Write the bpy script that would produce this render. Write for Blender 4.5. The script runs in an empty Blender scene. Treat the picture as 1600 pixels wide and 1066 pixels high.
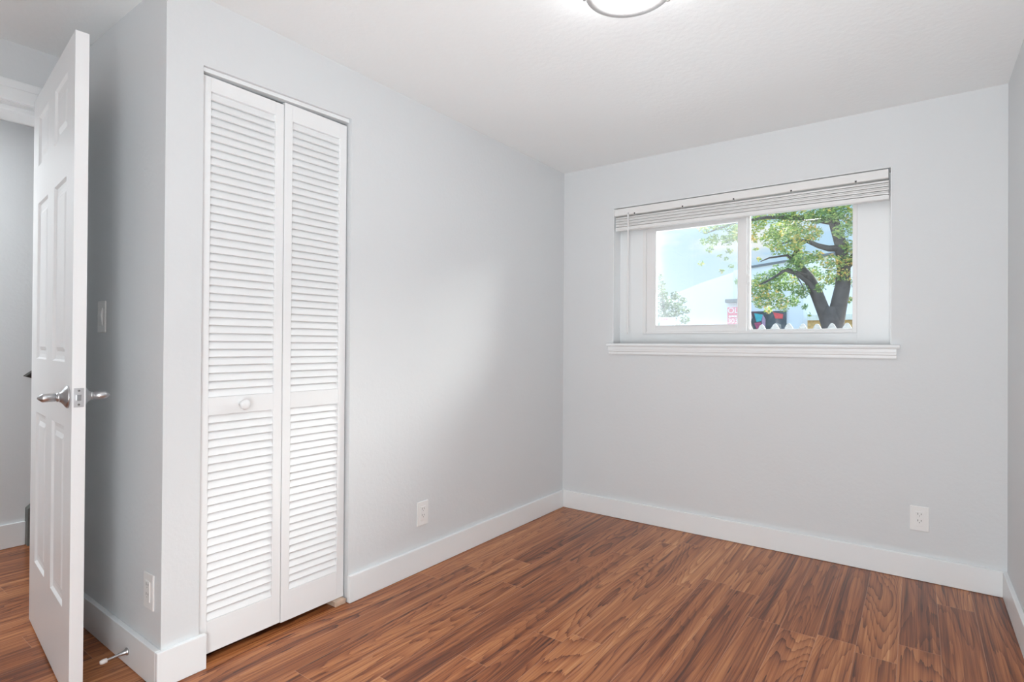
import bpy, bmesh, math, random
from mathutils import Vector, Matrix
sc = bpy.context.scene
COL = sc.collection

# ------------------------------------------------------------------ camera
cam_d = bpy.data.cameras.new('camera')
cam_d.sensor_width = 36.0
cam_d.lens = 19.488
cam_d.clip_start = 0.02
cam_d.clip_end = 300
cam = bpy.data.objects.new('camera', cam_d)
COL.objects.link(cam)
cam.matrix_world = Matrix(((0.807764, -0.002254, 0.589501, 1.94002),
                           (0.589469, -0.008033, -0.807751, -3.25033),
                           (0.006556, 0.999965, -0.005160, 1.09889),
                           (0, 0, 0, 1)))
sc.camera = cam

# ------------------------------------------------------------------ colour management
sc.view_settings.view_transform = 'Standard'
sc.view_settings.look = 'None'
sc.view_settings.exposure = 0.06
sc.view_settings.gamma = 1.0
sc.view_settings.use_curve_mapping = False
try:
    sc.cycles.use_denoising = True
    sc.cycles.max_bounces = 10
    sc.cycles.diffuse_bounces = 6
    sc.cycles.transparent_max_bounces = 12
    sc.cycles.sample_clamp_indirect = 4.0
except Exception:
    pass

# ------------------------------------------------------------------ node helper
class NT:
    def __init__(s, tree):
        s.t = tree; s.n = tree.nodes; s.l = tree.links
    def node(s, typ, **kw):
        n = s.n.new(typ)
        for k, v in kw.items():
            if k.startswith('i_'):
                n.inputs[k[2:].replace('_', ' ')].default_value = v
            else:
                setattr(n, k, v)
        return n
    def link(s, a, b): s.l.new(a, b)
    def math(s, op, a, b=None, c=None, clamp=False):
        n = s.n.new('ShaderNodeMath'); n.operation = op; n.use_clamp = clamp
        for i, v in enumerate((a, b, c)):
            if v is None: continue
            if isinstance(v, (int, float)): n.inputs[i].default_value = v
            else: s.l.new(v, n.inputs[i])
        return n.outputs[0]
    def mix(s, fac, a, b, blend='MIX'):
        n = s.n.new('ShaderNodeMix'); n.data_type = 'RGBA'; n.blend_type = blend
        for sock, v in ((n.inputs[0], fac), (n.inputs[6], a), (n.inputs[7], b)):
            if isinstance(v, (int, float)): sock.default_value = v
            elif isinstance(v, tuple): sock.default_value = v
            else: s.l.new(v, sock)
        return n.outputs[2]
    def ramp(s, fac, stops, interp='LINEAR'):
        n = s.n.new('ShaderNodeValToRGB'); n.color_ramp.interpolation = interp
        cr = n.color_ramp
        while len(cr.elements) < len(stops): cr.elements.new(0.5)
        for e, (p, c) in zip(cr.elements, stops):
            e.position = p; e.color = c
        s.l.new(fac, n.inputs[0]); return n.outputs[0]
    def comb(s, x, y, z):
        n = s.n.new('ShaderNodeCombineXYZ')
        for i, v in enumerate((x, y, z)):
            if isinstance(v, (int, float)): n.inputs[i].default_value = v
            else: s.l.new(v, n.inputs[i])
        return n.outputs[0]
    def noise(s, vec, scale, detail=2, rough=.5, dist=0.0):
        n = s.n.new('ShaderNodeTexNoise'); n.inputs['Scale'].default_value = scale
        n.inputs['Detail'].default_value = detail; n.inputs['Roughness'].default_value = rough
        n.inputs['Distortion'].default_value = dist
        s.l.new(vec, n.inputs['Vector']); return n.outputs['Fac']

def c4(r, g, b): return (r, g, b, 1.0)
def srgb(r, g, b):
    f = lambda v: (v/255/12.92) if v/255 <= .04045 else ((v/255+.055)/1.055)**2.4
    return (f(r), f(g), f(b), 1.0)

# ------------------------------------------------------------------ world: blue sky with clouds, brighter high overhead
world = bpy.data.worlds.new('sky'); sc.world = world; world.use_nodes = True
w = NT(world.node_tree); w.n.clear()
tc = w.node('ShaderNodeTexCoord')
sep = w.node('ShaderNodeSeparateXYZ'); w.link(tc.outputs['Generated'], sep.inputs[0])
elev = sep.outputs[2]
blue = w.ramp(elev, [(0.0, c4(.66, .86, .97)), (.16, c4(.52, .76, .98)), (.30, c4(.38, .64, .96)), (1, c4(.30, .52, .90))])
mp = w.node('ShaderNodeMapping'); mp.inputs['Scale'].default_value = (1, 1, 2.6)
w.link(tc.outputs['Generated'], mp.inputs[0])
mp.inputs['Location'].default_value = (.35, .1, .22)
cl = w.noise(mp.outputs[0], 5.0, 5, .52)
clf = w.ramp(cl, [(.53, c4(0, 0, 0)), (.66, c4(1, 1, 1))])
skyc = w.mix(clf, blue, c4(.97, .98, 1.0))
WORLD_HIGH = 8.0
mr = w.node('ShaderNodeMapRange', interpolation_type='SMOOTHSTEP')
w.link(elev, mr.inputs[0]); mr.inputs[1].default_value = .30; mr.inputs[2].default_value = .55
mr.inputs[3].default_value = 1.0; mr.inputs[4].default_value = WORLD_HIGH
bg = w.node('ShaderNodeBackground'); w.link(skyc, bg.inputs[0])
# the bright cloud bank stands on the window side of the house
my = w.node('ShaderNodeMapRange', interpolation_type='SMOOTHSTEP'); w.link(sep.outputs[1], my.inputs[0])
my.inputs[1].default_value = 0.0; my.inputs[2].default_value = .45
st_ = w.math('ADD', 1.0, w.math('MULTIPLY', w.math('SUBTRACT', mr.outputs[0], 1.0), my.outputs[0]))
# lighter sky over the near side of the street
ny = w.node('ShaderNodeMapRange', interpolation_type='SMOOTHSTEP'); w.link(sep.outputs[1], ny.inputs[0])
ny.inputs[1].default_value = -.05; ny.inputs[2].default_value = -.5; ny.inputs[3].default_value = 0.0; ny.inputs[4].default_value = 1.5
w.link(w.math('ADD', st_, ny.outputs[0]), bg.inputs[1])
wo = w.node('ShaderNodeOutputWorld'); w.link(bg.outputs[0], wo.inputs[0])

# ------------------------------------------------------------------ lights
def add_light(name, typ, loc, rot, energy, **kw):
    d = bpy.data.lights.new(name, typ); d.energy = energy
    for k, v in kw.items():
        if k == 'is_portal':
            d.cycles.is_portal = v
        else: setattr(d, k, v)
    o = bpy.data.objects.new(name, d); COL.objects.link(o)
    o.location = loc; o.rotation_euler = rot
    return o
# hazy sun behind bright cloud on the window side, coming steeply in from the right
SUN_DIR = Vector((.64, .47, .60))
SUN = add_light('sun', 'SUN', (8, 6, 9), (0, 0, 0), 42.0, angle=math.radians(62), color=(1, .99, .97))
SUN.rotation_euler = SUN_DIR.to_track_quat('Z', 'Y').to_euler()
# sky portal at the window opening (only guides the sampling of the sky)
add_light('window_portal', 'AREA', (1.11, .19, 1.53), (math.radians(-90), 0, 0), 1, shape='RECTANGLE', size=1.2, size_y=.72, is_portal=True)
# fill light added behind the camera, aimed at the far end of the ceiling
add_light('ceiling_fill', 'AREA', (1.95, -3.75, .60), (math.radians(129), 0, math.radians(14)), 4.6, shape='RECTANGLE', size=.5, size_y=.4, spread=math.radians(75), color=(.93, .975, 1.0))
# fill light added behind and right of the camera to brighten the room
add_light('rear_fill', 'AREA', (2.0, -3.85, .85), (math.radians(98), 0, math.radians(0)), 50, shape='RECTANGLE', size=1.0, size_y=1.6, color=(.93, .975, 1.0))
# unseen light added below the hallway ceiling to brighten the hall
add_light('hall_fill', 'AREA', (-1.45, -3.35, 2.23), (0, 0, 0), 18, shape='RECTANGLE', size=.7, size_y=1.0, color=(.96, .985, 1.0))
LAMP_EMIT = 27.0

# ------------------------------------------------------------------ materials
def mat(name, col, rough=.5, metal=0.0, bump=None, spec=.5, var=0.0):
    m = bpy.data.materials.new(name); m.use_nodes = True
    t = NT(m.node_tree); b = t.n['Principled BSDF']
    b.inputs['Base Color'].default_value = col; b.inputs['Roughness'].default_value = rough
    b.inputs['Metallic'].default_value = metal; b.inputs['Specular IOR Level'].default_value = spec
    g = t.node('ShaderNodeNewGeometry')
    if bump:
        sc_, st, det = bump
        nz = t.noise(g.outputs['Position'], sc_, det, .55)
        bn = t.node('ShaderNodeBump'); bn.inputs['Strength'].default_value = st; bn.inputs['Distance'].default_value = .004
        t.link(nz, bn.inputs['Height']); t.link(bn.outputs[0], b.inputs['Normal'])
    if var:
        nz = t.noise(g.outputs['Position'], 9, 4, .6)
        dark = tuple(c*(1-var) for c in col[:3])+(1,)
        lite = tuple(min(1, c*(1+var)) for c in col[:3])+(1,)
        t.link(t.ramp(nz, [(.3, dark), (.7, lite)]), b.inputs['Base Color'])
    return m

M = {}
M['wall'] = mat('grey_wall_paint', c4(.725, .745, .757), .55, bump=(55, .22, 4), spec=.3)
M['ceiling'] = mat('ceiling_paint', c4(.91, .935, .94), .8, bump=(45, .35, 4), spec=.2)
M['trim'] = mat('white_trim_paint', c4(.875, .90, .91), .35, bump=(12, .03, 2))
M['door'] = mat('white_door_paint', c4(.86, .872, .878), .38, bump=(90, .05, 3))
M['louver'] = mat('white_louver_paint', c4(.86, .872, .878), .42, bump=(60, .05, 3))
M['vinyl'] = mat('white_vinyl', c4(.88, .88, .88), .3, bump=(10, .02, 1))
M['blind'] = mat('white_blind', c4(.82, .82, .81), .4, bump=(20, .02, 1))
M['plate'] = mat('white_plastic_plate', c4(.87, .87, .86), .3, bump=(20, .01, 1))
M['slot'] = mat('dark_slot', c4(.05, .05, .05), .6, bump=(20, .01, 1))
M['nickel'] = mat('brushed_nickel', c4(.56, .56, .57), .32, 1.0, bump=(220, .03, 2))
M['satin'] = mat('satin_nickel', c4(.62, .62, .62), .5, .55, bump=(120, .03, 2))
M['rubber'] = mat('white_rubber', c4(.8, .76, .73), .6, bump=(20, .02, 1))
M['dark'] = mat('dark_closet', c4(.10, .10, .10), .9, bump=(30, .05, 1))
M['darkwood'] = mat('dark_stained_wood', c4(.035, .032, .028), .4, bump=(60, .05, 2), var=.3)
M['greywood'] = mat('dark_grey_painted_wood', c4(.12, .13, .12), .45, bump=(60, .05, 2), var=.2)
M['block'] = mat('rough_raw_wood', c4(.56, .42, .32), .8, bump=(160, .6, 4), var=.5)
M['bark'] = mat('bark', c4(.075, .065, .062), .9, bump=(14, .8, 5), var=.4)
M['stucco'] = mat('white_stucco', c4(.90, .90, .92), .8, bump=(3, .1, 3))
M['stucco_grey'] = mat('pale_grey_stucco', c4(.72, .74, .75), .8, bump=(3, .1, 3))
M['coping'] = mat('dark_metal_coping', c4(.16, .17, .18), .6, bump=(3, .05, 2))
M['orange'] = mat('ochre_storefront', c4(.62, .38, .13), .6, var=.25)
M['cream'] = mat('cream_fascia', c4(.72, .72, .62), .6, var=.08)
M['brownpost'] = mat('tan_post', c4(.42, .31, .22), .7, var=.2)
M['picket'] = mat('weathered_picket', c4(.17, .17, .165), .8, bump=(80, .4, 4), var=.25)
M['ground'] = mat('dark_asphalt', c4(.055, .055, .055), .9, bump=(8, .4, 5), var=.2)
M['red'] = mat('poster_red', c4(.78, .10, .16), .6, var=.1)
M['signwhite'] = mat('sign_white', c4(.88, .86, .87), .6, var=.04)
M['pink'] = mat('sign_pink', c4(.85, .25, .42), .6, var=.1)
M['steel'] = mat('dark_track_metal', c4(.25, .25, .25), .5, .6, bump=(30, .02, 1))

def leaf_mat(name, stops, tr=.35):
    m = bpy.data.materials.new(name); m.use_nodes = True
    t = NT(m.node_tree); t.n.clear()
    g = t.node('ShaderNodeNewGeometry')
    nz = t.noise(g.outputs['Position'], 1.9, 2, .5)
    v = t.math('ADD', t.math('MULTIPLY', g.outputs['Random Per Island'], .42), t.math('MULTIPLY', nz, .75))
    col = t.ramp(v, stops)
    d = t.node('ShaderNodeBsdfDiffuse'); tl = t.node('ShaderNodeBsdfTranslucent'); gl = t.node('ShaderNodeBsdfGlossy')
    gl.inputs['Roughness'].default_value = .45
    t.link(col, d.inputs[0]); t.link(col, tl.inputs[0])
    m1 = t.node('ShaderNodeMixShader'); m1.inputs[0].default_value = tr
    t.link(d.outputs[0], m1.inputs[1]); t.link(tl.outputs[0], m1.inputs[2])
    m2 = t.node('ShaderNodeMixShader'); m2.inputs[0].default_value = .06
    t.link(m1.outputs[0], m2.inputs[1]); t.link(gl.outputs[0], m2.inputs[2])
    o = t.node('ShaderNodeOutputMaterial'); t.link(m2.outputs[0], o.inputs[0])
    return m
M['leaf'] = leaf_mat('elm_leaves', [(.30, c4(.07, .15, .045)), (.52, c4(.20, .33, .10)), (.66, c4(.34, .46, .13)),
                                    (.76, c4(.58, .55, .16)), (.84, c4(.85, .50, .15))])
M['leaf_small'] = leaf_mat('bush_leaves', [(.30, c4(.025, .05, .03)), (.6, c4(.06, .11, .05)), (.85, c4(.15, .20, .08))])

def glass_mat():
    m = bpy.data.materials.new('clear_glass'); m.use_nodes = True
    t = NT(m.node_tree); t.n.clear()
    f = t.node('ShaderNodeFresnel'); f.inputs[0].default_value = 1.5
    tr = t.node('ShaderNodeBsdfTransparent'); tr.inputs[0].default_value = (.97, .985, .975, 1)
    g = t.node('ShaderNodeBsdfGlossy'); g.inputs['Roughness'].default_value = .0
    g.inputs[0].default_value = (1, 1, 1, 1)
    mx = t.node('ShaderNodeMixShader'); t.link(f.outputs[0], mx.inputs[0])
    t.link(tr.outputs[0], mx.inputs[1]); t.link(g.outputs[0], mx.inputs[2])
    o = t.node('ShaderNodeOutputMaterial'); t.link(mx.outputs[0], o.inputs[0]); return m
M['glass'] = glass_mat()
def screen_mat():
    m = bpy.data.materials.new('insect_screen_mesh'); m.use_nodes = True
    t = NT(m.node_tree); t.n.clear()
    tr = t.node('ShaderNodeBsdfTransparent'); d = t.node('ShaderNodeBsdfDiffuse'); d.inputs[0].default_value = (.75, .77, .78, 1)
    tl = t.node('ShaderNodeBsdfTranslucent'); tl.inputs[0].default_value = (.9, .92, .94, 1)
    m1 = t.node('ShaderNodeMixShader'); m1.inputs[0].default_value = .06
    t.link(d.outputs[0], m1.inputs[1]); t.link(tl.outputs[0], m1.inputs[2])
    mx = t.node('ShaderNodeMixShader'); mx.inputs[0].default_value = .12
    t.link(tr.outputs[0], mx.inputs[1]); t.link(m1.outputs[0], mx.inputs[2])
    o = t.node('ShaderNodeOutputMaterial'); t.link(mx.outputs[0], o.inputs[0]); return m
M['screen'] = screen_mat()
def emit_mat(name, col, s):
    m = bpy.data.materials.new(name); m.use_nodes = True
    t = NT(m.node_tree); t.n.clear()
    e = t.node('ShaderNodeEmission'); e.inputs[0].default_value = col; e.inputs[1].default_value = s
    o = t.node('ShaderNodeOutputMaterial'); t.link(e.outputs[0], o.inputs[0]); return m
M['lampglass'] = emit_mat('glowing_frosted_glass', c4(.97, .985, 1.0), LAMP_EMIT)

# plank floor: 12.5 cm planks running towards the window, figured grain, random end joints
def floor_mat():
    m = bpy.data.materials.new('figured_wood_plank_floor'); m.use_nodes = True
    t = NT(m.node_tree); b = t.n['Principled BSDF']
    g = t.node('ShaderNodeNewGeometry'); s = t.node('ShaderNodeSeparateXYZ'); t.link(g.outputs['Position'], s.inputs[0])
    X, Y = s.outputs[0], s.outputs[1]
    W_, L_ = .125, 1.22
    u = t.math('DIVIDE', t.math('SUBTRACT', X, 1.138-12.5), W_)
    pi_ = t.math('FLOOR', u); fu = t.math('SUBTRACT', u, pi_)
    wn = t.node('ShaderNodeTexWhiteNoise', noise_dimensions='1D'); t.link(pi_, wn.inputs['W'])
    v = t.math('ADD', t.math('DIVIDE', Y, L_), t.math('MULTIPLY', wn.outputs['Value'], 7.31))
    pj = t.math('FLOOR', v); fv = t.math('SUBTRACT', v, pj)
    wid = t.node('ShaderNodeTexWhiteNoise', noise_dimensions='2D')
    t.link(t.comb(pi_, pj, 0), wid.inputs['Vector'])
    r = wid.outputs['Value']
    # figured grain: contour lines of a stretched smooth noise
    big = t.noise(t.comb(t.math('MULTIPLY', X, 5.5), t.math('MULTIPLY', Y, .62), t.math('MULTIPLY', r, 37)), 1.0, 1.4, .42, .2)
    med = t.noise(t.comb(t.math('MULTIPLY', X, 34), t.math('MULTIPLY', Y, .85), t.math('MULTIPLY', r, 91)), 1.0, 3, .55, .3)
    rings = t.math('ADD', t.math('MULTIPLY', big, 32), t.math('MULTIPLY', med, 2.0))
    fr = t.math('FRACT', rings)
    saw = t.math('POWER', fr, 3.2)
    fine = t.noise(t.comb(t.math('MULTIPLY', X, 170), t.math('MULTIPLY', Y, 2.2), r), 1.0, 3, .6)
    val = t.math('ADD', t.math('ADD', t.math('MULTIPLY', t.math('SUBTRACT', 1.0, saw), t.math('ADD', .08, t.math('MULTIPLY', t.math('FRACT', t.math('MULTIPLY', r, 7.7)), .14))), t.math('MULTIPLY', med, .66)),
                 t.math('MULTIPLY', fine, .50))
    val = t.math('ADD', val, t.math('MULTIPLY', t.math('SUBTRACT', r, .5), .045))
    val = t.math('ADD', val, t.math('MULTIPLY', t.math('SUBTRACT', big, .5), .35))
    col = t.ramp(val, [(.48, c4(.080, .022, .009)), (.59, c4(.190, .053, .018)), (.71, c4(.355, .120, .040)),
                       (.86, c4(.510, .210, .080)), (.98, c4(.66, .34, .16))])
    hue = t.node('ShaderNodeTexWhiteNoise', noise_dimensions='2D'); t.link(t.comb(pj, pi_, 0), hue.inputs['Vector'])
    col = t.mix(t.math('MULTIPLY', hue.outputs['Value'], .20), col, c4(.80, .62, .50), 'MULTIPLY')
    # knots
    kx = t.math('MULTIPLY', X, 4.1); ky = t.math('MULTIPLY', Y, 1.6)
    vor = t.node('ShaderNodeTexVoronoi'); t.link(t.comb(kx, ky, 0), vor.inputs['Vector']); vor.inputs['Scale'].default_value = 1.35
    kn = t.ramp(vor.outputs['Distance'], [(.0, c4(.35, .3, .28)), (.035, c4(.45, .38, .34)), (.085, c4(1, 1, 1))])
    col = t.mix(.75, col, kn, 'MULTIPLY')
    # seams: pale line painted along plank edges for bevel glints
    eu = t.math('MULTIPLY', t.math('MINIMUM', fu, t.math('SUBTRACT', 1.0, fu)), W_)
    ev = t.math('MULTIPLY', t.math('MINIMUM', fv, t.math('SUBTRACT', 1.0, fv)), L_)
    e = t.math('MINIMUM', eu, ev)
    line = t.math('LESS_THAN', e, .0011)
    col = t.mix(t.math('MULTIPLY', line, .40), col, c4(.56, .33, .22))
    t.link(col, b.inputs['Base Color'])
    b.inputs['Roughness'].default_value = .27
    rr = t.math('ADD', .27, t.math('MULTIPLY', fine, .12)); t.link(rr, b.inputs['Roughness'])
    b.inputs['Specular IOR Level'].default_value = .45
    h = t.math('ADD', t.math('MULTIPLY', fine, .25), t.math('MULTIPLY', t.math('MINIMUM', e, .002), 500))
    bn = t.node('ShaderNodeBump'); bn.inputs['Strength'].default_value = .12; bn.inputs['Distance'].default_value = .001
    t.link(h, bn.inputs['Height']); t.link(bn.outputs[0], b.inputs['Normal'])
    return m
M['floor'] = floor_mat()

# ------------------------------------------------------------------ mesh helper
class MB:
    def __init__(s): s.v = []; s.f = []; s.smooth = []
    def add(s, verts, faces, smooth=False):
        o = len(s.v); s.v += [tuple(v) for v in verts]
        s.f += [tuple(i+o for i in f) for f in faces]; s.smooth += [smooth]*len(faces); return s
    def box(s, x0, x1, y0, y1, z0, z1):
        x0, x1 = sorted((x0, x1)); y0, y1 = sorted((y0, y1)); z0, z1 = sorted((z0, z1))
        return s.add([(x0, y0, z0), (x1, y0, z0), (x1, y1, z0), (x0, y1, z0), (x0, y0, z1), (x1, y0, z1), (x1, y1, z1), (x0, y1, z1)],
                     [(0, 3, 2, 1), (4, 5, 6, 7), (0, 1, 5, 4), (1, 2, 6, 5), (2, 3, 7, 6), (3, 0, 4, 7)])
    def prism(s, poly, axis, a, b):
        """poly: (p,q) pairs; axis 0: p=y,q=z; axis 1: p=x,q=z; axis 2: p=x,q=y"""
        n = len(poly); vs = []
        for k in (a, b):
            for p, q in poly:
                vs.append({0: (k, p, q), 1: (p, k, q), 2: (p, q, k)}[axis])
        area = sum(poly[i][0]*poly[(i+1) % n][1]-poly[(i+1) % n][0]*poly[i][1] for i in range(n))
        fl = [tuple(range(n)), tuple(range(2*n-1, n-1, -1))]+[(i, i+n, (i+1) % n+n, (i+1) % n) for i in range(n)]
        return s.add(vs, fl)
    def tube(s, pts, rad, seg=12, cap=True, smooth=True):
        pts = [Vector(p) for p in pts]; n = len(pts)
        if isinstance(rad, (int, float)): rad = [rad]*n
        o = []; prev = None
        for i, p in enumerate(pts):
            d = (pts[min(i+1, n-1)]-pts[max(i-1, 0)]).normalized()
            if prev is None:
                a = Vector((0, 0, 1)) if abs(d.z) < .9 else Vector((1, 0, 0)); x = d.cross(a).normalized()
            else:
                x = (prev-d*prev.dot(d)).normalized()
            prev = x; y = d.cross(x)
            for k in range(seg):
                t = 2*math.pi*k/seg; o.append(p+(x*math.cos(t)+y*math.sin(t))*rad[i])
        fl = []
        for i in range(n-1):
            for k in range(seg):
                fl.append((i*seg+k, i*seg+(k+1) % seg, (i+1)*seg+(k+1) % seg, (i+1)*seg+k))
        s.add(o, fl, smooth)
        if cap:
            s.add(o[:seg], [tuple(range(seg-1, -1, -1))]); s.add(o[-seg:], [tuple(range(seg))])
        return s
    def lathe(s, prof, origin, axis, seg=40, smooth=True):
        """prof: (r, t) along axis from origin"""
        ax = Vector(axis).normalized(); a = Vector((0, 0, 1)) if abs(ax.z) < .9 else Vector((1, 0, 0))
        x = ax.cross(a).normalized(); y = ax.cross(x); o = Vector(origin); vs = []
        for r, t in prof:
            for k in range(seg):
                th = 2*math.pi*k/seg; vs.append(o+ax*t+(x*math.cos(th)+y*math.sin(th))*max(r, 1e-5))
        fl = [(i*seg+k, i*seg+(k+1) % seg, (i+1)*seg+(k+1) % seg, (i+1)*seg+k) for i in range(len(prof)-1) for k in range(seg)]
        return s.add(vs, fl, smooth)
    def build(s, name, m, parent=None, bevel=0.0, seg=2, xf=None):
        me = bpy.data.meshes.new(name)
        vs = [tuple(xf @ Vector(v)) for v in s.v] if xf else s.v
        me.from_pydata(vs, [], s.f); me.polygons.foreach_set('use_smooth', s.smooth)
        bm = bmesh.new(); bm.from_mesh(me); bmesh.ops.recalc_face_normals(bm, faces=bm.faces); bm.to_mesh(me); bm.free()
        me.update()
        if m: me.materials.append(m)
        o = bpy.data.objects.new(name, me); COL.objects.link(o)
        if parent: o.parent = parent
        if bevel:
            b = o.modifiers.new('bevel', 'BEVEL'); b.width = bevel; b.segments = seg; b.limit_method = 'ANGLE'; b.angle_limit = math.radians(40)
            b.harden_normals = False
        return o

def tag(o, label=None, cat=None, group=None, kind=None):
    if label: o['label'] = label
    if cat: o['category'] = cat
    if group: o['group'] = group
    if kind: o['kind'] = kind
    return o
def empty(name, loc=(0, 0, 0), rz=0.0):
    o = bpy.data.objects.new(name, None); COL.objects.link(o); o.location = loc; o.rotation_euler = (0, 0, rz)
    o.empty_display_size = .1
    return o
def copy_tree(o, parent=None):
    c = o.copy(); COL.objects.link(c); c.parent = parent
    for ch in o.children: copy_tree(ch, c)
    return c
def text_mesh(name, s, size, m, parent, mtx, ext=.002):
    cu = bpy.data.curves.new(name, 'FONT'); cu.body = s; cu.size = size; cu.extrude = ext; cu.align_x = 'CENTER'; cu.align_y = 'CENTER'
    tmp = bpy.data.objects.new(name, cu); COL.objects.link(tmp)
    bpy.context.view_layer.update()
    me = bpy.data.meshes.new_from_object(tmp.evaluated_get(bpy.context.evaluated_depsgraph_get()))
    bpy.data.objects.remove(tmp)
    me.name = name; me.materials.clear(); me.materials.append(m); me.transform(mtx)
    o = bpy.data.objects.new(name, me); COL.objects.link(o); o.parent = parent; return o

H = 2.26           # ceiling height
W = 2.264          # width of the window wall
YC = -2.477        # corner where the closet wall ends
XD = -.90          # wall with the room door
YB = -4.05         # back wall
XT = .18           # thickness of that wall
HX = -1.948        # far wall of the hallway
T = .017           # baseboard thickness
HB = .1145         # baseboard height
C0, C1 = -2.362, -1.757   # closet opening
X0, X1, Z0, Z1 = .367, 1.841, 1.106, 1.973   # window opening

# ------------------------------------------------------------------ room shell
S = lambda o, label=None, cat=None: tag(o, label, cat, kind='structure')
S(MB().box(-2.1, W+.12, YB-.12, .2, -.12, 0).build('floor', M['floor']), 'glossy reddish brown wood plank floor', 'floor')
S(MB().box(-2.1, W+.12, YB-.12, .2, H, H+.12).build('ceiling', M['ceiling']), 'white lightly textured ceiling', 'ceiling')
wb = MB()
wb.box(-.7, X0, 0, .2, 0, H).box(X1, W+.12, 0, .2, 0, H).box(X0, X1, 0, .2, 0, Z0).box(X0, X1, 0, .2, Z1, H)
S(wb.build('wall_back', M['wall']), 'pale grey wall around the window', 'wall')
wl = MB()
wl.box(-.1, 0, C1, 0, 0, H).box(-.1, 0, YC, C0, 0, H)
wl.prism([(C0, 2.031), (C1, 2.050), (C1, H), (C0, H)], 0, -.1, 0)
S(wl.build('wall_left', M['wall']), 'pale grey wall around the louvered closet', 'wall')
S(MB().box(XD-XT, -.1, YC, YC+.1, 0, H).build('wall_side', M['wall']), 'grey side wall in shade behind the open door', 'wall')
S(MB().box(W, W+.12, YB, 0, 0, H).build('wall_right', M['wall']), 'pale grey wall at the right edge', 'wall')
S(MB().box(-2.1, W+.12, YB-.12, YB, 0, H).build('wall_front', M['wall']))
wd = MB()
wd.box(XD-XT, XD, -2.535, YC, 0, H).box(XD-XT, XD, -3.40, -2.535, 2.036, H).box(XD-XT, XD, YB, -3.40, 0, H)
S(wd.build('wall_doorway', M['wall']), 'grey wall above the doorway', 'wall')
S(MB().box(HX-.12, HX, YB, .2, 0, H).build('wall_hallway', M['wall']), 'pale grey hallway wall beyond the door', 'wall')
S(MB().box(HX, -.7, .1, .2, 0, H).build('wall_hallway_end', M['wall']))
# closet inside
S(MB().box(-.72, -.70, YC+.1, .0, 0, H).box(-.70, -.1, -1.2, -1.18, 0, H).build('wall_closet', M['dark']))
# doorway lining and casing
S(MB().box(XD-XT, XD, -2.547, -2.535, 0, 2.036).box(XD-XT, XD, -3.40, -3.388, 0, 2.036).box(XD-XT, XD, -3.388, -2.547, 2.024, 2.036)
  .box(XD-XT, XD-.04, -3.388, -2.547, 2.004, 2.024)
  .build('trim_1', M['trim'], bevel=.001), 'white lining of the doorway', 'door trim')
ca = MB()
ca.box(XD, XD+.016, -3.46, -2.485, 2.026, 2.110).box(XD, XD+.016, -3.46, -3.385, 0, 2.026).box(XD, XD+.016, -2.543, -2.485, 0, 2.026)
ca.box(XD+.016, XD+.020, -3.46, -2.485, 2.075, 2.106)
S(ca.build('trim_2', M['trim'], bevel=.002), 'white casing over the doorway', 'door trim')

# baseboards
def bb(name, *boxes, label=None):
    m = MB()
    for b in boxes: m.box(*b)
    return S(m.build(name, M['trim'], bevel=.0025), label, 'baseboard')
bb('baseboard_left', (0, T, C1-.004, 0, 0.001, HB), label='white baseboard along the closet wall')
bb('baseboard_back', (T, W, -T, 0, 0.001, HB), label='white baseboard below the window')
bb('baseboard_right', (W-T, W, YB, -T, 0.001, HB), label='white baseboard on the right wall')
bb('baseboard_corner', (0, T, YC-T, -2.343, 0.001, HB+.003), label='short white baseboard left of the closet')
bb('baseboard_side', (XD+.017, 0, YC-T, YC, 0.001, HB+.003), label='white baseboard on the side wall behind the door')
bb('baseboard_hallway', (HX, HX+T, YB, -2.376, 0.001, .127), label='white baseboard in the hallway')

# ------------------------------------------------------------------ closet: track, bifold louver panels
tr = MB().prism([(C0+.003, 2.017), (C1-.003, 2.035), (C1-.003, 2.050), (C0+.003, 2.031)], 0, -.050, -.012)
tag(tr.build('closet_track', M['trim'], bevel=.001), 'white metal track above the louvered closet doors', 'door track')

door2 = empty('door_2', (-.02, (C0+C1)/2, 0)); S(door2, 'white louvered bifold closet door with round knob', 'closet door')
def louver_panel(y0, y1, z0, z1, zs, side):
    """one bifold leaf; local x: 0 is the front face"""
    yc = -(C0+C1)/2
    y0 += yc; y1 += yc
    st = .034; dp = -.028
    p = MB()
    p.box(dp, 0, y0, y0+st, z0, z1).box(dp, 0, y1-st, y1, z0, z1)
    o = p.build('door_panel', M['louver'], door2, bevel=.0012)
    r = MB()
    r.box(dp, -.0006, y0+st, y1-st, z0, zs[0]).box(dp, -.0006, y0+st, y1-st, zs[1], zs[2]).box(dp, -.0006, y0+st, y1-st, zs[3], z1)
    r.build('rail', M['louver'], o)
    for a, b in ((zs[0], zs[1]), (zs[2], zs[3])):
        n = round((b-a)/.0280); pitch = (b-a)/n
        m = MB()
        for k in range(n):
            zb = a+k*pitch+.002
            # slanted slat: front edge low, back edge high
            m.prism([(-.0034, zb-.0015), (-.0022, zb), (-.0180, zb+.0350), (-.0225, zb+.0350), (-.0085, zb-.0025)], 1, y0+st, y1-st)
        # keep the last slat inside the rail depth
        m.build('louver_slats', M['louver'], o)
    return o
ZS = [.140, .846, .907, 1.961]
louver_panel(C0+.001, -2.0555, .030, 2.010, ZS, 0)
louver_panel(-2.0525, C1-.009, .026, 2.021, [.140, .845, .905, 1.958], 1)
kb = MB().lathe([(.0, 0), (.009, 0), (.009, .008), (.0075, .012), (.012, .017), (.0175, .023), (.0185, .029), (.016, .034), (.009, .037), (0, .038)],
                (0, -2.213-(C0+C1)/2, .876), (1, 0, 0), 28)
kb.build('knob', M['door'], door2)
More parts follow.
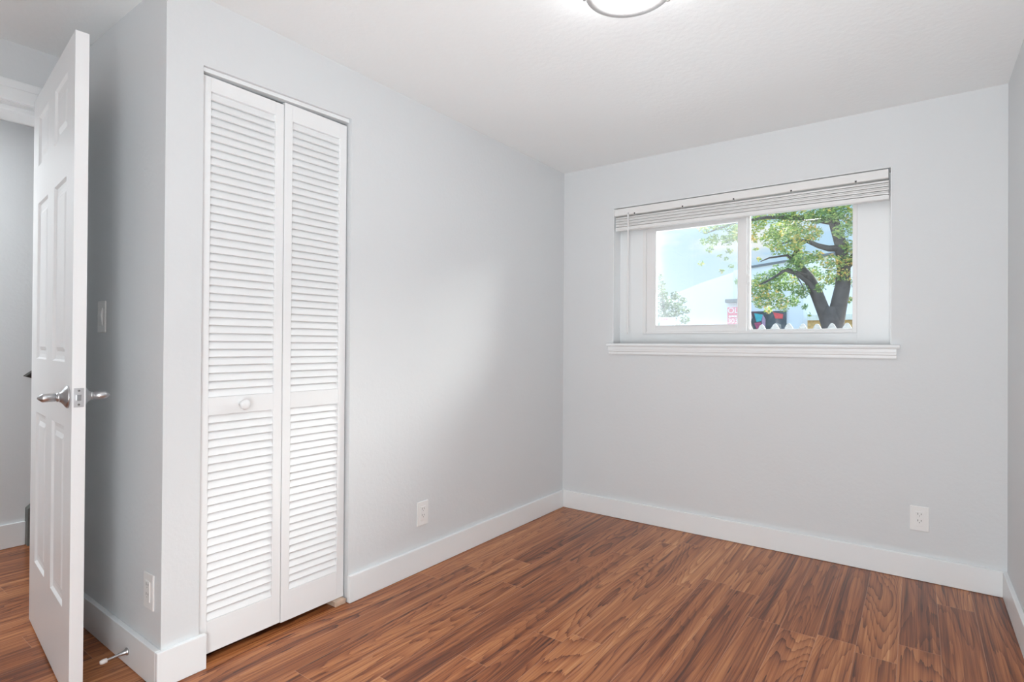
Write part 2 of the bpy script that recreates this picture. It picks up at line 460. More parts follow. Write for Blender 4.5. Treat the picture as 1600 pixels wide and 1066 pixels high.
# wood block left under the closet door
wbk = MB().prism([(-1.818, .001), (-1.766, .001), (-1.764, .020), (-1.779, .0245), (-1.800, .0215), (-1.820, .0245)], 0, -.062, -.002)
tag(wbk.build('wood_block', M['block'], bevel=.0015), 'small rough offcut of raw wood on the floor under the closet door', 'wood block')

# ------------------------------------------------------------------ room door (open)
A = Vector((-.087, -2.668)); B = Vector((-.870, -2.585))   # free edge, hinge edge (middle of the leaf)
ang = math.atan2((A-B).y, (A-B).x)
door1 = empty('door_1', (B.x, B.y, 0), ang); S(door1, 'white six panel door standing open at the left', 'door')
DW, DT, DZ0, DZ1 = .762, .034, .008, 2.040
def six_panel(door, width, th, z0, z1):
    ug = [0, .114, .322, .440, .648, width]
    zg = [z0, .262, .830, 1.032, 1.620, 1.762, 1.950, z1]
    m = MB()
    for sgn in (-1, 1):
        yy = sgn*th/2
        for i in range(5):
            for j in range(7):
                u0, u1, a, b = ug[i], ug[i+1], zg[j], zg[j+1]
                if i in (1, 3) and j in (1, 3, 5):
                    rings = [(0, 0), (.006, .007), (.018, .0085), (.032, .0085), (.046, .003)]
                    vs = []
                    for ins, dep in rings:
                        y = yy-sgn*dep
                        vs += [(u0+ins, y, a+ins), (u1-ins, y, a+ins), (u1-ins, y, b-ins), (u0+ins, y, b-ins)]
                    fl = []
                    for k in range(len(rings)-1):
                        for e in range(4):
                            f = (k*4+e, k*4+(e+1) % 4, (k+1)*4+(e+1) % 4, (k+1)*4+e)
                            fl.append(f if sgn < 0 else f[::-1])
                    q = len(rings)-1
                    f = (q*4, q*4+1, q*4+2, q*4+3); fl.append(f if sgn < 0 else f[::-1])
                    m.add(vs, fl)
                else:
                    f = (0, 1, 2, 3)
                    m.add([(u0, yy, a), (u1, yy, a), (u1, yy, b), (u0, yy, b)], [f if sgn < 0 else f[::-1]])
    h = th/2
    m.add([(0, -h, z0), (width, -h, z0), (width, h, z0), (0, h, z0)], [(0, 3, 2, 1)])
    m.add([(0, -h, z1), (width, -h, z1), (width, h, z1), (0, h, z1)], [(0, 1, 2, 3)])
    m.add([(0, -h, z0), (0, h, z0), (0, h, z1), (0, -h, z1)], [(0, 3, 2, 1)])
    m.add([(width, -h, z0), (width, h, z0), (width, h, z1), (width, -h, z1)], [(0, 1, 2, 3)])
    me = bpy.data.meshes.new('door_leaf'); me.from_pydata(m.v, [], m.f)
    bm = bmesh.new(); bm.from_mesh(me); bmesh.ops.remove_doubles(bm, verts=bm.verts, dist=1e-5)
    bmesh.ops.recalc_face_normals(bm, faces=bm.faces); bm.to_mesh(me); bm.free()
    me.materials.append(M['door']); o = bpy.data.objects.new('door_leaf', me); COL.objects.link(o); o.parent = door
    return o
six_panel(door1, DW, DT, DZ0, DZ1)
HZ = .927
for sgn in (-1, 1):
    y0 = sgn*DT/2; ax = (0, sgn, 0); o_ = (DW-.056, y0, HZ)
    ro = MB().lathe([(0, 0), (.0340, 0), (.0345, .003), (.0325, .006), (.0235, .012), (.0170, .017), (.0150, .021), (.0135, .022)], o_, ax, 36).build('handle_rosette', M['nickel'], door1)
    le = MB().lathe([(.0110, .018), (.0138, .022), (.0138, .027), (.0112, .0275), (.0112, .030), (.0128, .0305), (.0130, .060), (.0122, .062), (.003, .073), (0, .0735)], o_, ax, 28)
    le.tube([(o_[0], y0+sgn*.052, HZ), (o_[0]-.030, y0+sgn*.053, HZ), (o_[0]-.090, y0+sgn*.054, HZ)], [.0065, .0050, .0045], 14)
    le.build('lever_handle', M['nickel'], door1)
lp = MB().box(DW, DW+.0012, -.0125, .0125, HZ-.029, HZ+.029).build('latch_plate', M['nickel'], door1, bevel=.001)
MB().prism([(-.006, 0), (.006, 0), (.006, .002), (-.006, .010)], 2, HZ-.009, HZ+.009).build('latch_bolt', M['nickel'], lp,
      xf=Matrix(((0, 1, 0, DW+.001), (1, 0, 0, 0), (0, 0, 1, 0), (0, 0, 0, 1))))
for dz in (-.021, .021):
    MB().lathe([(0, 0), (.0032, 0), (.0030, .001), (0, .0014)], (DW+.0012, 0, HZ+dz), (1, 0, 0), 12).build('screw', M['steel'], lp)
for z in (.25, 1.03, 1.82):
    MB().tube([(-.006, DT/2+.004, z-.045), (-.006, DT/2+.004, z+.045)], .006, 12).box(-.001, .0, -DT/2+.002, DT/2, z-.044, z+.044).build('hinge', M['nickel'], door1)

# door stop on the side wall's baseboard
ds = empty('door_stop', (-.214, YC-T, .050)); tag(ds, 'small metal door stop with white rubber tip on the side wall baseboard', 'door stop')
MB().lathe([(0, 0), (.0125, 0), (.0125, .003), (.009, .006), (.0065, .016), (.0042, .030), (.0040, .060)], (0, 0, 0), (0, -1, -.05), 20).build('stop_rod', M['nickel'], ds)
MB().lathe([(.0045, .058), (.0075, .059), (.0078, .072), (.006, .078), (0, .079)], (0, 0, 0), (0, -1, -.05), 20).build('rubber_tip', M['rubber'], ds)

# ------------------------------------------------------------------ outlets and switch
def rot_xf(loc, rz): return Matrix.Translation(loc) @ Matrix.Rotation(rz, 4, 'Z')
def outlet(loc, rz, label, w_=.074, h_=.116, cat='power outlet'):
    """faces -y when rz = 0"""
    e = empty('power_outlet', loc, rz); tag(e, label, cat)
    pl = MB().box(-w_/2, w_/2, -.006, 0, -h_/2, h_/2).build('cover_plate', M['plate'], e, bevel=.003, seg=3)
    fa = MB().box(-.0165, .0165, -.0085, -.005, -.0335, .0335).build('receptacle', M['plate'], e, bevel=.001)
    s = MB()
    for zc in (.0185, -.0125):
        s.box(-.0075, -.0055, -.0088, -.0084, zc, zc+.009).box(.0055, .0075, -.0088, -.0084, zc+.001, zc+.008)
        s.lathe([(0, 0), (.0024, 0), (0, .0004)], (0, -.0084, zc-.005), (0, -1, 0), 12)
    s.build('socket_slots', M['slot'], fa)
    return e
outlet((1.953, 0, .288), 0, 'white electrical outlet on the wall under the window, near the right corner')
outlet((0, -1.324, .274), math.pi/2, 'white electrical outlet on the left wall between closet and corner')
outlet((-.084, YC, .284), 0, 'white outlet low on the shaded side wall behind the open door')
sw = empty('light_switch', (-.522, YC, 1.190)); tag(sw, 'white rocker light switch on the side wall beside the door', 'light switch')
MB().box(-.037, .037, -.006, 0, -.059, .059).build('cover_plate', M['plate'], sw, bevel=.003, seg=3)
MB().prism([(-.005, -.033), (-.008, -.033), (-.0125, .004), (-.0085, .033), (-.005, .033)], 0, -.0165, .0165).build('rocker', M['plate'], sw, bevel=.001)

# ------------------------------------------------------------------ ceiling light
LX, LY = 1.225, -1.673
lt = empty('ceiling_light', (LX, LY, H)); tag(lt, 'round flush ceiling light with glowing white glass and nickel ring', 'ceiling light')
MB().lathe([(0, 0), (.100, 0), (.104, -.003), (.104, -.028), (.100, -.034), (.0, -.034)], (0, 0, 0), (0, 0, 1), 48).build('ceiling_pan', M['trim'], lt)
MB().lathe([(.1090, -.0770), (.1110, -.0800), (.1330, -.0800), (.1350, -.0760), (.1350, -.0600), (.1300, -.0580), (.1090, -.0600), (.1090, -.0770)], (0, 0, 0), (0, 0, 1), 64).build('nickel_ring', M['satin'], lt)
prof = [(.1225, -.034)]+[(.1225, -.070)]+[(.1090*math.cos(a), -.074-.024*math.sin(a)) for a in [i*math.pi/2/10 for i in range(11)]]
prof = [(.096, -.030), (.106, -.036), (.1088, -.050)]+prof[2:]
MB().lathe(prof, (0, 0, 0), (0, 0, 1), 64).build('glass_bowl', M['lampglass'], lt)
for deg in (199, 53, 306):
    a = math.radians(deg); cx, cy = math.cos(a)*.137, math.sin(a)*.137
    MB().tube([(cx, cy, -.020), (cx, cy, -.074)], .0032, 10).lathe([(0, 0), (.006, 0), (.006, .010), (0, .013)], (cx, cy, -.070), (0, 0, -1), 14).tube(
        [(cx*.72, cy*.72, -.02), (cx, cy, -.02)], .003, 8).build('clip', M['nickel'], lt)

# ------------------------------------------------------------------ window
RD = .10   # recess depth to the filler boards
li = MB()
li.box(X0, X0+.004, .0, RD, Z0, Z1).box(X1-.004, X1, 0, RD, Z0, Z1)
li.box(X0, X1, 0, RD, Z1-.004, Z1)
# filler boards round the vinyl window
FX0, FX1, FZ0, FZ1 = .530, 1.692, 1.168, 1.885
li.box(X0, FX0, RD, RD+.02, Z0, Z1).box(FX1, X1, RD, RD+.02, Z0, Z1).box(FX0, FX1, RD, RD+.02, Z0, FZ0).box(FX0, FX1, RD, RD+.02, FZ1, Z1)
S(li.build('trim_4', M['trim'], bevel=.0008), 'white boards filling the recess around the window', 'window trim')
sl = MB()
sl.box(X0+.0, X1-.0, 0, RD, Z0-.019, Z0).prism([(-.030, Z0-.018), (-.033, Z0-.010), (-.030, Z0-.001), (-.026, Z0), (0, Z0), (0, Z0-.019)], 0, .336, 1.876)
S(sl.build('trim_5', M['trim']), 'white window sill with rounded nose', 'window sill')
ap = MB().prism([(0, 1.038), (-.012, 1.038), (-.014, 1.042), (-.015, 1.054), (-.019, 1.058), (-.020, 1.066), (-.0215, 1.072), (-.0225, 1.087), (0, 1.087)], 0, .345, 1.862)
S(ap.build('trim_6', M['trim']), 'white molded apron under the window sill', 'window trim')

win = empty('window_1', (1.11, RD, FZ0)); S(win, 'white vinyl sliding window with two panes', 'window')
I = Matrix.Translation((-1.11, -RD, -FZ0))
def wbuild(m, name, mt, parent=win, **k): return m.build(name, mt, parent, xf=I, **k)
fr = MB()
y0, y1 = RD-.012, RD+.075
fr.box(FX0, FX0+.022, y0, y1, FZ0, FZ1).box(FX1-.020, FX1, y0+.006, y1, FZ0, FZ1)
fr.box(FX0+.022, FX1-.020, y0+.006, y1, FZ0, FZ0+.014).box(FX0+.022, FX1-.020, y0+.006, y1, FZ1-.016, FZ1)
wbuild(fr, 'window_frame', M['vinyl'], bevel=.0012)
# sliding sash on the left
sa = MB(); sy0, sy1 = RD+.004, RD+.034
SX0, SX1, SZ0, SZ1 = FX0+.022, 1.152, FZ0+.014, FZ1-.016
gx0, gx1, gz0, gz1 = .610, 1.104, 1.221, 1.815
sa.box(SX0, gx0, sy0, sy1, SZ0, SZ1).box(gx1, SX1, sy0, sy1, SZ0, SZ1).box(gx0, gx1, sy0, sy1, SZ0, gz0).box(gx0, gx1, sy0, sy1, gz1, SZ1)
sa.box(gx0-.004, gx0, sy0-.003, sy0, gz0, gz1).box(gx1, gx1+.004, sy0-.003, sy0, gz0, gz1).box(gx0-.004, gx1+.004, sy0-.003, sy0, gz0-.004, gz0)
sash = wbuild(sa, 'sliding_sash', M['vinyl'], bevel=.0012)
wbuild(MB().box(gx0-.003, gx1+.003, RD+.017, RD+.021, gz0-.003, gz1+.003), 'pane', M['glass'], sash)
# fixed pane on the right
px0, px1, pz0, pz1 = 1.162, 1.671, 1.192, 1.852
bd = MB(); by0, by1 = RD+.036, RD+.066
bd.box(1.128, px0, by0-.002, by1, SZ0, SZ1).box(px1-.001, FX1-.020, by0, by1, SZ0, SZ1).box(px0, px1, by0, by1, SZ0, pz0).box(px0, px1, by0, by1, pz1, SZ1)
fx = wbuild(bd, 'fixed_bead', M['vinyl'], bevel=.0012)
wbuild(MB().box(px0-.003, px1+.003, RD+.050, RD+.054, pz0-.003, pz1+.003), 'pane', M['glass'], fx)
wbuild(MB().box(SX1-.001, SX1+.010, sy0+.006, sy0+.022, 1.455, 1.505).prism([(SX1+.006, 1.452), (SX1+.016, 1.462), (SX1+.018, 1.490), (SX1+.007, 1.512), (SX1, 1.50)], 1, sy0-.002, sy0+.010),
       'sash_latch', M['vinyl'], sash, bevel=.001)
wbuild(MB().box(FX0+.024, 1.150, RD+.068, RD+.0690, SZ0, SZ1), 'insect_screen', M['screen'])

# ------------------------------------------------------------------ blind, drawn up
bl = empty('window_blind', (1.10, .03, 1.97)); tag(bl, 'white horizontal slat blind drawn up at the top of the window', 'window blind')
J = Matrix.Translation((-1.10, -.03, -1.97))
BX0, BX1 = .373, 1.828
hr = MB().prism([(.004, 1.921), (.002, 1.926), (.002, 1.962), (.004, 1.964), (.050, 1.964), (.050, 1.919), (.010, 1.919)], 0, BX0, BX1)
hr.build('head_rail', M['blind'], bl, xf=J, bevel=.0008)
BX0 += .006
slat0 = None
ns = 12
for k in range(ns):
    z = 1.9125-k*.0056
    pr = []
    tilt = (.0008, -.0006, .0004)[k % 3]
    for i in range(5):
        yy = .007+i*.033/4; pr.append((yy, z-.0022+.0020*(1-((i-2)/2)**2)+(tilt+.0010)*(i-2)/2))
    poly = pr+[(y_, z_-(.0048, .0040, .0051)[k % 3]) for y_, z_ in reversed(pr)]
    dx = (.0008, .0, .0016, .0003)[k % 4]
    # the right end hangs a little lower
    m = MB().prism(poly, 0, BX0+dx, BX1+dx)
    m.v = [(x, y, z_-(x-BX0)*.0015*(k/ns)*4) for x, y, z_ in m.v]
    m.build('slat', M['blind'], bl, xf=J)
brl = MB().prism([(.008, 1.826), (.006, 1.830), (.006, 1.842), (.009, 1.8445), (.040, 1.8445), (.043, 1.840), (.043, 1.829), (.040, 1.826)], 0, BX0, BX1+.002)
brl.v = [(x, y, z-(x-BX0)*.0060) for x, y, z in brl.v]
brl.build('bottom_rail', M['blind'], bl, xf=J)
for x in (.510, .814, 1.105, 1.399, 1.692):
    c = MB()
    for dx in (-.008, .008):
        c.tube([(x+dx, .0085, 1.922), (x+dx*.8, .0065, 1.895), (x+dx, .0080, 1.870), (x+dx*.7, .0050, 1.846)], .0009, 6)
    for k in range(4): c.tube([(x-.009, .0075, 1.905-k*.016), (x+.009, .0065, 1.901-k*.016)], .0008, 6)
    c.build('ladder_cord', M['blind'], bl, xf=J)
    MB().box(x-.004, x+.004, .0012, .004, 1.920, 1.928).build('cord_slot', M['slot'], bl, xf=J)
wa = MB().tube([(.470, -.004, 1.918), (.471, -.006, 1.900), (.472, -.007, 1.172)], .0046, 10).lathe([(0, 0), (.0045, 0), (.0048, .03), (0, .032)], (.472, -.007, 1.196), (0, 0, -1), 10)
wnd = wa.build('tilt_wand', M['vinyl'], bl, xf=J)
MB().tube([(.470, .004, 1.930), (.470, -.006, 1.930), (.470, -.006, 1.914)], .0022, 8).build('wand_hook', M['nickel'], wnd, xf=J)

# ------------------------------------------------------------------ hallway: stair stringer, handrail
st = MB().prism([(-2.376, .001), (-2.376, .197), (-1.2, 1.30), (-1.0, 1.30), (-1.0, 1.0), (-2.06, .001)], 0, HX+.001, HX+.055)
tag(st.build('stair_stringer', M['greywood'], bevel=.003), 'dark grey stair stringer rising along the hallway wall behind the door', 'stair stringer')
hrl = empty('handrail', (HX+.07, -2.40, .915)); tag(hrl, 'dark wooden handrail end on the hallway wall behind the door', 'handrail')
MB().prism([(-.002, -.004), (.045, .034), (1.20, 1.00), (1.24, .955), (.05, -.022), (.018, -.012)], 0, -.022, .026).build('rail', M['darkwood'], hrl, bevel=.004)
MB().tube([(-.07, .14, .05), (-.03, .14, .05), (0, .14, .08)], .007, 10).lathe([(0, 0), (.028, 0), (.028, .004), (0, .006)], (-.07, .14, .05), (1, 0, 0), 20).build('bracket', M['steel'], hrl)

# ------------------------------------------------------------------ outside
GZ = .45
S(MB().box(-30, 30, .2, 60, GZ-.2, GZ).build('ground', M['ground']), 'dark asphalt outside', 'ground')

S(MB().box(-6, 8, .2, 2.42, GZ, GZ+.03).build('ground_bounce', mat('pale_bounce', c4(.66, .65, .62), .85, bump=(12, .2, 4), var=.05)), 'unseen pale slab added outside the window to bounce sunlight indoors', 'bounce slab')  # unseen pale slab, added to bounce sunlight up to the ceiling

# fence of pointed pickets
fe = empty('picket_fence', (1.1, 2.5, GZ)); tag(fe, 'weathered pale picket fence, only its pointed tips above the window edge', 'fence')
fw, pitch = .089, .118
tip = 1.308-GZ
pk = None
for k in range(17):
    x = -.84+k*pitch
    if pk is None:
        m = MB().prism([(-fw/2, .04), (fw/2, .04), (fw/2, tip-.085), (fw*.40, tip-.045), (fw*.16, tip-.008), (0, tip), (-fw*.16, tip-.008), (-fw*.40, tip-.045), (-fw/2, tip-.085)], 1, -.009, .009)
        pk = m.build('picket', M['picket'], fe, bevel=.002); o = pk
    else:
        o = pk.copy(); COL.objects.link(o); o.parent = fe
    o.location = (x, 0, random.Random(k).uniform(-.008, .006))
for z in (.2, .62): MB().box(-1.2, 1.3, .010, .045, z, z+.07).build('fence_rail', M['picket'], fe)
for x in (-1.2, 1.22): MB().box(x, x+.09, .045, .13, 0, .80).build('fence_post', M['picket'], fe)

# trees
def leaves(name, clusters, m, parent, off, size, dens, seed):
    rn = random.Random(seed); vs = []; fl = []
    for (cx, cy, cz, r) in clusters:
        n = max(14, int(dens*(r**2)*1.0))
        for _ in range(n):
            while True:
                d = Vector((rn.uniform(-1, 1), rn.uniform(-1, 1), rn.uniform(-1, 1)))
                if d.length < 1: break
            rr = r*1.15
            p = Vector((cx, cy, cz))+Vector((d.x*rr, d.y*rr*1.3, d.z*rr*.9))-Vector(off)
            a = Vector((rn.gauss(0, 1), rn.gauss(0, 1), rn.gauss(0, .6))).normalized()
            b = a.cross(Vector((rn.gauss(0, 1), rn.gauss(0, 1), rn.gauss(0, 1)))).normalized()
            s = size*rn.uniform(.6, 1.3)
            i = len(vs)
            nrm = a.cross(b)
            vs += [p-a*s, p-b*s*.42+nrm*s*.12, p+a*s, p+b*s*.42+nrm*s*.12]
            fl.append((i, i+1, i+2, i+3))
    me = bpy.data.meshes.new(name); me.from_pydata([tuple(v) for v in vs], [], fl); me.materials.append(m)
    o = bpy.data.objects.new(name, me); COL.objects.link(o); o.parent = parent; return o

BIG = [(-0.34, 7.05, 3.22, 0.162), (-0.16, 7.21, 3.4, 0.164), (0.16, 6.79, 3.32, 0.179), (0.37, 7.01, 3.18, 0.205), (0.06, 7.39, 3.12, 0.213), (-0.15, 7.4, 3.01, 0.166), (0.38, 6.63, 2.83, 0.174), (0.64, 6.71, 3.19, 0.154), (0.88, 6.55, 3.18, 0.173), (1.06, 6.94, 3.18, 0.157), (1.04, 6.53, 2.86, 0.129), (1.06, 6.96, 2.68, 0.111), (0.54, 7.15, 2.97, 0.137), (0.07, 6.78, 2.72, 0.122), (0.25, 7.18, 2.71, 0.149), (-0.37, 7.09, 2.98, 0.081), (0.49, 6.52, 2.47, 0.129), (0.6, 7.06, 2.56, 0.113), (0.86, 6.76, 2.4, 0.142), (1.06, 6.92, 2.47, 0.111), (0.31, 6.78, 2.41, 0.121), (-0.0, 7.19, 2.37, 0.126), (-0.19, 6.94, 2.22, 0.146), (-0.27, 6.66, 2.07, 0.131), (-0.08, 7.04, 2.09, 0.181), (0.13, 7.28, 2.21, 0.162), (0.4, 6.81, 1.99, 0.132), (0.09, 6.72, 1.84, 0.142), (-0.2, 6.89, 1.88, 0.145), (0.19, 7.44, 1.88, 0.105), (-0.21, 7.48, 1.74, 0.071), (0.1, 7.17, 1.74, 0.068), (0.51, 7.4, 2.31, 0.151), (0.8, 7.35, 2.23, 0.138), (1.01, 6.88, 2.22, 0.099), (0.72, 6.59, 2.01, 0.075), (1.05, 7.15, 1.83, 0.067), (0.44, 7.06, 1.74, 0.045), (0.53, 6.86, 1.6, 0.033), (-1.12, 6.73, 3.19, 0.103), (-0.95, 6.91, 3.25, 0.116), (-0.75, 6.97, 3.23, 0.139), (-0.61, 6.77, 2.98, 0.102), (-0.75, 6.79, 2.94, 0.102), (-1.02, 6.96, 3.0, 0.104), (-1.32, 7.36, 3.06, 0.073), (-1.12, 7.09, 2.85, 0.059), (-0.7, 6.78, 2.75, 0.056), (-0.86, 6.78, 2.67, 0.034), (-0.8, 6.95, 2.63, 0.034), (-1.17, 6.71, 2.56, 0.045), (-0.8, 6.7, 2.39, 0.045), (-0.73, 7.01, 2.51, 0.046), (-0.22, 6.59, 2.7, 0.033), (-0.26, 6.98, 2.59, 0.034), (1.24, 6.86, 2.99, 0.177), (1.22, 7.21, 2.55, 0.159), (1.21, 7.25, 2.14, 0.136), (-0.59, 7.19, 3.16, 0.141), (-0.58, 7.19, 2.24, 0.116)]
rn = random.Random(9)
for _ in range(40):   # the crown goes on above and to the right of what the window shows
    BIG.append((rn.uniform(-1.2, 2.6), rn.uniform(6.2, 8.2), rn.uniform(3.65, 5.2), rn.uniform(.2, .34)))
for _ in range(70):   # unseen dense foliage added to keep the sun off the visible leaves
    BIG.append((rn.uniform(1.45, 4.4), rn.uniform(6.6, 9.4), rn.uniform(2.4, 5.6), rn.uniform(.26, .40)))
OFF = (.87, 7.0, GZ)
bt = empty('street_tree', OFF); tag(bt, 'large leafy tree with forked dark trunk and yellowing leaves right of the window', 'tree')
def P(x, z, y=7.0): return Vector((x, y, z))-Vector(OFF)
tk = MB()
tk.tube([P(.86, GZ-.05), P(.87, .9), P(.86, 1.36), P(.83, 1.60), P(.86, 1.72)], [.24, .19, .165, .155, .12], 14)
tk.tube([P(.84, 1.30), P(.74, 1.60), P(.62, 1.95), P(.50, 2.22), P(.36, 2.42, 7.1), P(.28, 2.60, 7.1), P(.36, 2.9, 7.2)], [.12, .10, .095, .085, .065, .05, .03], 12)
tk.tube([P(.88, 1.45), P(.93, 1.75), P(.985, 2.05), P(1.00, 2.33), P(.95, 2.75), P(.86, 3.10), P(.78, 3.5), P(.9, 4.4)], [.13, .12, .11, .095, .085, .075, .06, .03], 12)
tk.tube([P(.96, 2.66), P(.80, 2.66, 6.9), P(.66, 2.71, 6.85), P(.50, 2.80, 6.8), P(.28, 2.82, 6.8), P(.05, 2.78, 6.8)], [.06, .05, .04, .032, .02, .012], 8)
tk.tube([P(.66, 1.85), P(.52, 2.12, 6.9), P(.36, 2.27, 6.8), P(.20, 2.33, 6.7), P(-.02, 2.20, 6.7), P(-.27, 2.08, 6.7)], [.05, .04, .03, .024, .016, .008], 8)
tk.tube([P(.50, 2.22), P(.35, 2.30, 6.8), P(.22, 2.36, 6.75)], [.05, .03, .015], 8)
tk.tube([P(.36, 2.42, 7.1), P(.18, 2.62, 7), P(-.10, 2.60, 7), P(-.24, 2.55, 7)], [.04, .022, .014, .007], 8)
tk.tube([P(.86, 3.10), P(.45, 3.2, 6.9), P(-.12, 3.28, 6.9), P(-.65, 3.25, 6.9), P(-1.15, 3.12, 6.9)], [.06, .045, .03, .02, .01], 8)
tk.tube([P(1.0, 2.33), P(1.2, 2.6, 7.1), P(1.5, 3.1, 7.1), P(1.9, 3.9, 7.2)], [.07, .06, .045, .03], 8)
tk.tube([P(.34, 2.28, 6.75), P(.46, 2.08, 6.6), P(.50, 1.98, 6.55)], [.010, .008, .005], 6)
tk.tube([P(.16, 2.34, 6.7), P(.04, 2.2, 6.6), P(-.1, 2.12, 6.6)], [.010, .008, .005], 6)
tk.build('trunk', M['bark'], bt)
leaves('foliage', BIG, M['leaf'], bt, OFF, .029, 14000, 4)

SMALL = [(-4.78, 13.9, 3.3, 0.12), (-4.83, 14.13, 3.04, 0.161), (-4.68, 13.87, 2.72, 0.198), (-4.58, 14.06, 2.42, 0.219), (-4.2, 13.86, 2.65, 0.137), (-4.13, 13.96, 2.23, 0.216), (-4.32, 13.65, 1.98, 0.213), (-3.91, 13.79, 2.48, 0.097), (-4.07, 14.38, 1.9, 0.14), (-4.69, 13.78, 2.1, 0.177), (-3.89, 14.15, 2.18, 0.079), (-5.15, 14.12, 2.34, 0.283), (-5.29, 14.18, 2.98, 0.244),
         (-4.6, 14, 1.6, .28), (-4.2, 14, 1.5, .26), (-5.1, 14.1, 1.7, .3), (-4.4, 13.9, 1.1, .3), (-4.9, 14.1, 1.1, .3)]
OFF2 = (-4.55, 14.0, GZ)
t2 = empty('young_tree', OFF2); tag(t2, 'smaller grey green tree in front of the white building at the left', 'tree')
MB().tube([(0, 0, -.05), (.02, 0, .8), (-.05, 0, 1.6), (-.15, 0, 2.6)], [.07, .06, .045, .015], 8).tube([(.02, 0, .9), (.25, .05, 1.5), (.42, 0, 2.1)], [.04, .03, .01], 8).build('trunk', M['bark'], t2)
leaves('foliage', SMALL, M['leaf_small'], t2, OFF2, .05, 7000, 8)

# white building across the street
bY = 20.0
bd_ = empty('white_building', (-1.0, bY, GZ)); tag(bd_, 'white stucco building with sloping roofline behind the tree', 'building')
K = Matrix.Translation((1.0, -bY, -GZ))
def bb_(m, name, mt, **k): return m.build(name, mt, bd_, xf=K, **k)
bb_(MB().prism([(-9.5, GZ), (-3.9, GZ), (-3.9, 4.09), (-4.17, 4.0), (-5.19, 3.72), (-5.85, 3.50), (-9.5, 2.2)], 1, bY, bY+7), 'white_wing', M['stucco'])
bb_(MB().prism([(-3.90, GZ), (-1.50, GZ), (-1.50, 4.36), (-3.90, 4.10)], 1, bY-.05, bY+7), 'grey_wall', M['stucco_grey'])
bb_(MB().prism([(-1.50, GZ), (5.0, GZ), (5.0, 4.95), (-1.50, 4.36)], 1, bY, bY+7), 'white_wall', M['stucco'])
bb_(MB().prism([(-3.62, 4.13), (5.0, 4.95), (5.0, 5.03), (-3.62, 4.21)], 1, bY-.12, bY+7), 'parapet_coping', M['coping'])
bb_(MB().box(-3.97, -3.72, bY-.22, bY-.05, 2.95, 4.10), 'downspout', M['stucco_grey'])
bb_(MB().box(-4.22, -3.80, bY-.45, bY-.05, 2.80, 2.93), 'wall_lamp', M['coping'])
bb_(MB().box(-1.345, 2.6, bY-.10, bY, GZ, 2.04), 'storefront', M['orange'])
bb_(MB().box(-1.345, 2.6, bY-.22, bY, 2.04, 2.24), 'fascia', M['cream'])

# dark mural panel with painted patches
def mural_mat():
    m = bpy.data.materials.new('painted_mural'); m.use_nodes = True
    t = NT(m.node_tree); b = t.n['Principled BSDF']; g = t.node('ShaderNodeNewGeometry')
    nz = t.noise(g.outputs['Position'], 1.6, 4, .6, .4)
    col = t.ramp(nz, [(.30, c4(.16, .05, .07)), (.42, c4(.035, .045, .05)), (.55, c4(.07, .09, .10)), (.64, c4(.16, .15, .15)), (.72, c4(.30, .22, .18))])
    t.link(col, b.inputs['Base Color']); b.inputs['Roughness'].default_value = .6; return m
mu = empty('mural_panel', (-2.75, 19.9, 1.4)); tag(mu, 'dark mural panel with teal and red patches on the building wall', 'mural')
L = Matrix.Translation((2.75, -19.9, -1.4))
MB().box(-3.44, -2.06, 19.88, 19.94, 1.35, 2.43).build('panel', mural_mat(), mu, xf=L)
def patch(poly, col, nm):
    MB().prism(poly, 1, 19.865, 19.885).build('painted_patch', mat(nm, col, .6, var=.3), mu, xf=L)
patch([(-3.20, 2.36), (-2.88, 2.30), (-2.94, 2.05), (-3.12, 2.02)], c4(.05, .38, .42), 'teal_paint')
patch([(-2.52, 2.38), (-2.16, 2.30), (-2.18, 2.12), (-2.44, 2.14)], c4(.72, .10, .10), 'red_paint')
patch([(-3.20, 1.98), (-2.96, 2.00), (-2.90, 1.72), (-3.08, 1.66)], c4(.42, .08, .16), 'crimson_paint')
patch([(-2.88, 2.30), (-2.78, 2.10), (-2.80, 1.76), (-2.90, 1.74), (-2.92, 2.05)], c4(.38, .24, .34), 'mauve_paint')
patch([(-3.42, 1.95), (-3.32, 2.02), (-3.24, 1.80), (-3.28, 1.55), (-3.42, 1.55)], c4(.60, .42, .32), 'peach_paint')
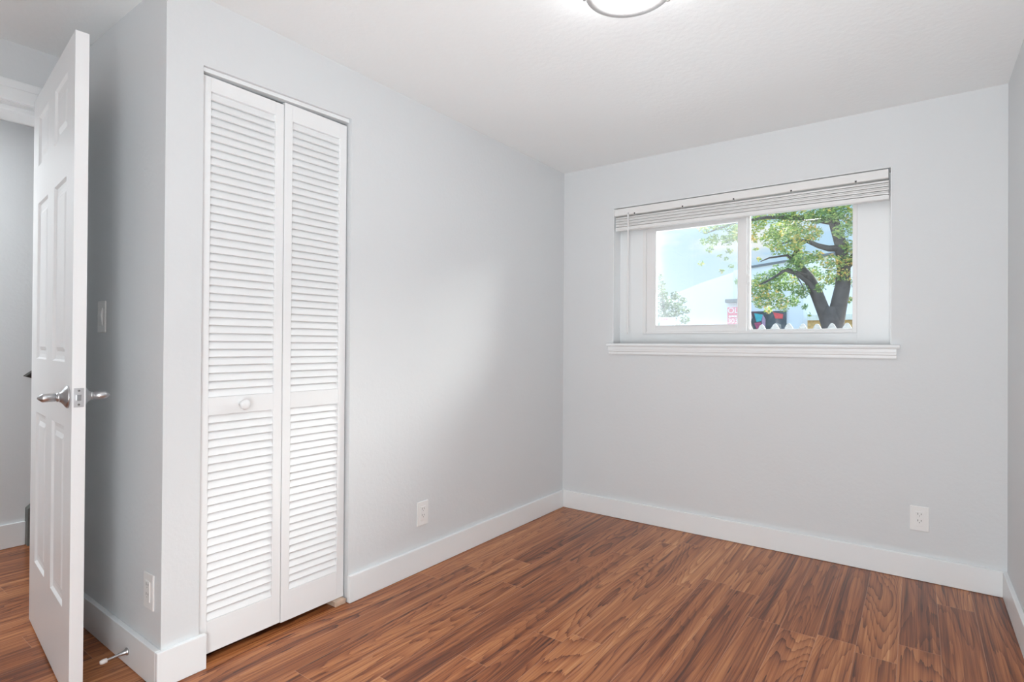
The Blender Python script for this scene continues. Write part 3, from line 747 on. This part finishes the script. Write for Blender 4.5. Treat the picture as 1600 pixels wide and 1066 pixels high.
patch([(-2.50, 1.82), (-2.40, 1.98), (-2.24, 1.90), (-2.22, 1.60), (-2.42, 1.56)], c4(.42, .38, .34), 'taupe_paint')
patch([(-3.40, 2.34), (-3.30, 2.38), (-3.26, 2.18), (-3.34, 2.06)], c4(.40, .36, .38), 'ash_paint')

# red poster
po = empty('red_poster', (-3.93, 19.5, 1.8)); tag(po, 'narrow red poster with white letters at the corner of the white building', 'poster')
N = Matrix.Translation((3.93, -19.5, -1.8))
MB().box(-4.11, -3.70, 19.49, 19.53, 1.92, 2.60).build('board', M['red'], po, xf=N)
RX = Matrix.Rotation(math.radians(90), 4, 'X')
for s_, z_, sz in (('OL', 2.46, .30), ('303', 2.05, .26)):
    text_mesh('lettering', s_, sz, M['signwhite'], po, Matrix.Translation((.03, -.015, z_-1.8)) @ RX, .004)
ln = MB()
for k, (a, b) in enumerate(((-4.05, -3.98), (-3.96, -3.86), (-3.84, -3.76))): ln.box(a, b, 19.484, 19.490, 2.20+.01*(k % 2), 2.27)
ln.build('white_marks', M['signwhite'], po, xf=N)
MB().box(-3.95, -3.88, 19.53, 19.60, GZ, 1.95).build('post', M['coping'], po, xf=N)
# small white notice
no = empty('white_notice', (-4.85, 13.0, 1.5)); tag(no, 'small white notice with pink marks beside the young tree', 'sign')
Q = Matrix.Translation((4.85, -13.0, -1.5))
MB().box(-4.36, -3.90, 12.99, 13.02, 1.50, 1.93).build('board', M['signwhite'], no, xf=Matrix.Translation((4.85, -13.0, -1.5)))
pkm = MB()
for a, b, c, d in ((-4.33, -4.27, 1.82, 1.90), (-4.25, -4.20, 1.83, 1.90), (-4.18, -4.12, 1.84, 1.90)): pkm.box(a, b, 12.984, 12.990, c, d)
pkm.build('pink_marks', M['pink'], no, xf=Q)
MB().box(-4.16, -4.10, 13.02, 13.07, GZ, 1.55).build('post', M['brownpost'], no, xf=Q)
# tan utility post at the right
tag(MB().tube([(1.10, 9.0, GZ), (1.10, 9.0, 3.0)], .035, 10).build('wooden_post', M['brownpost']), 'slim tan post right of the tree trunk', 'post')
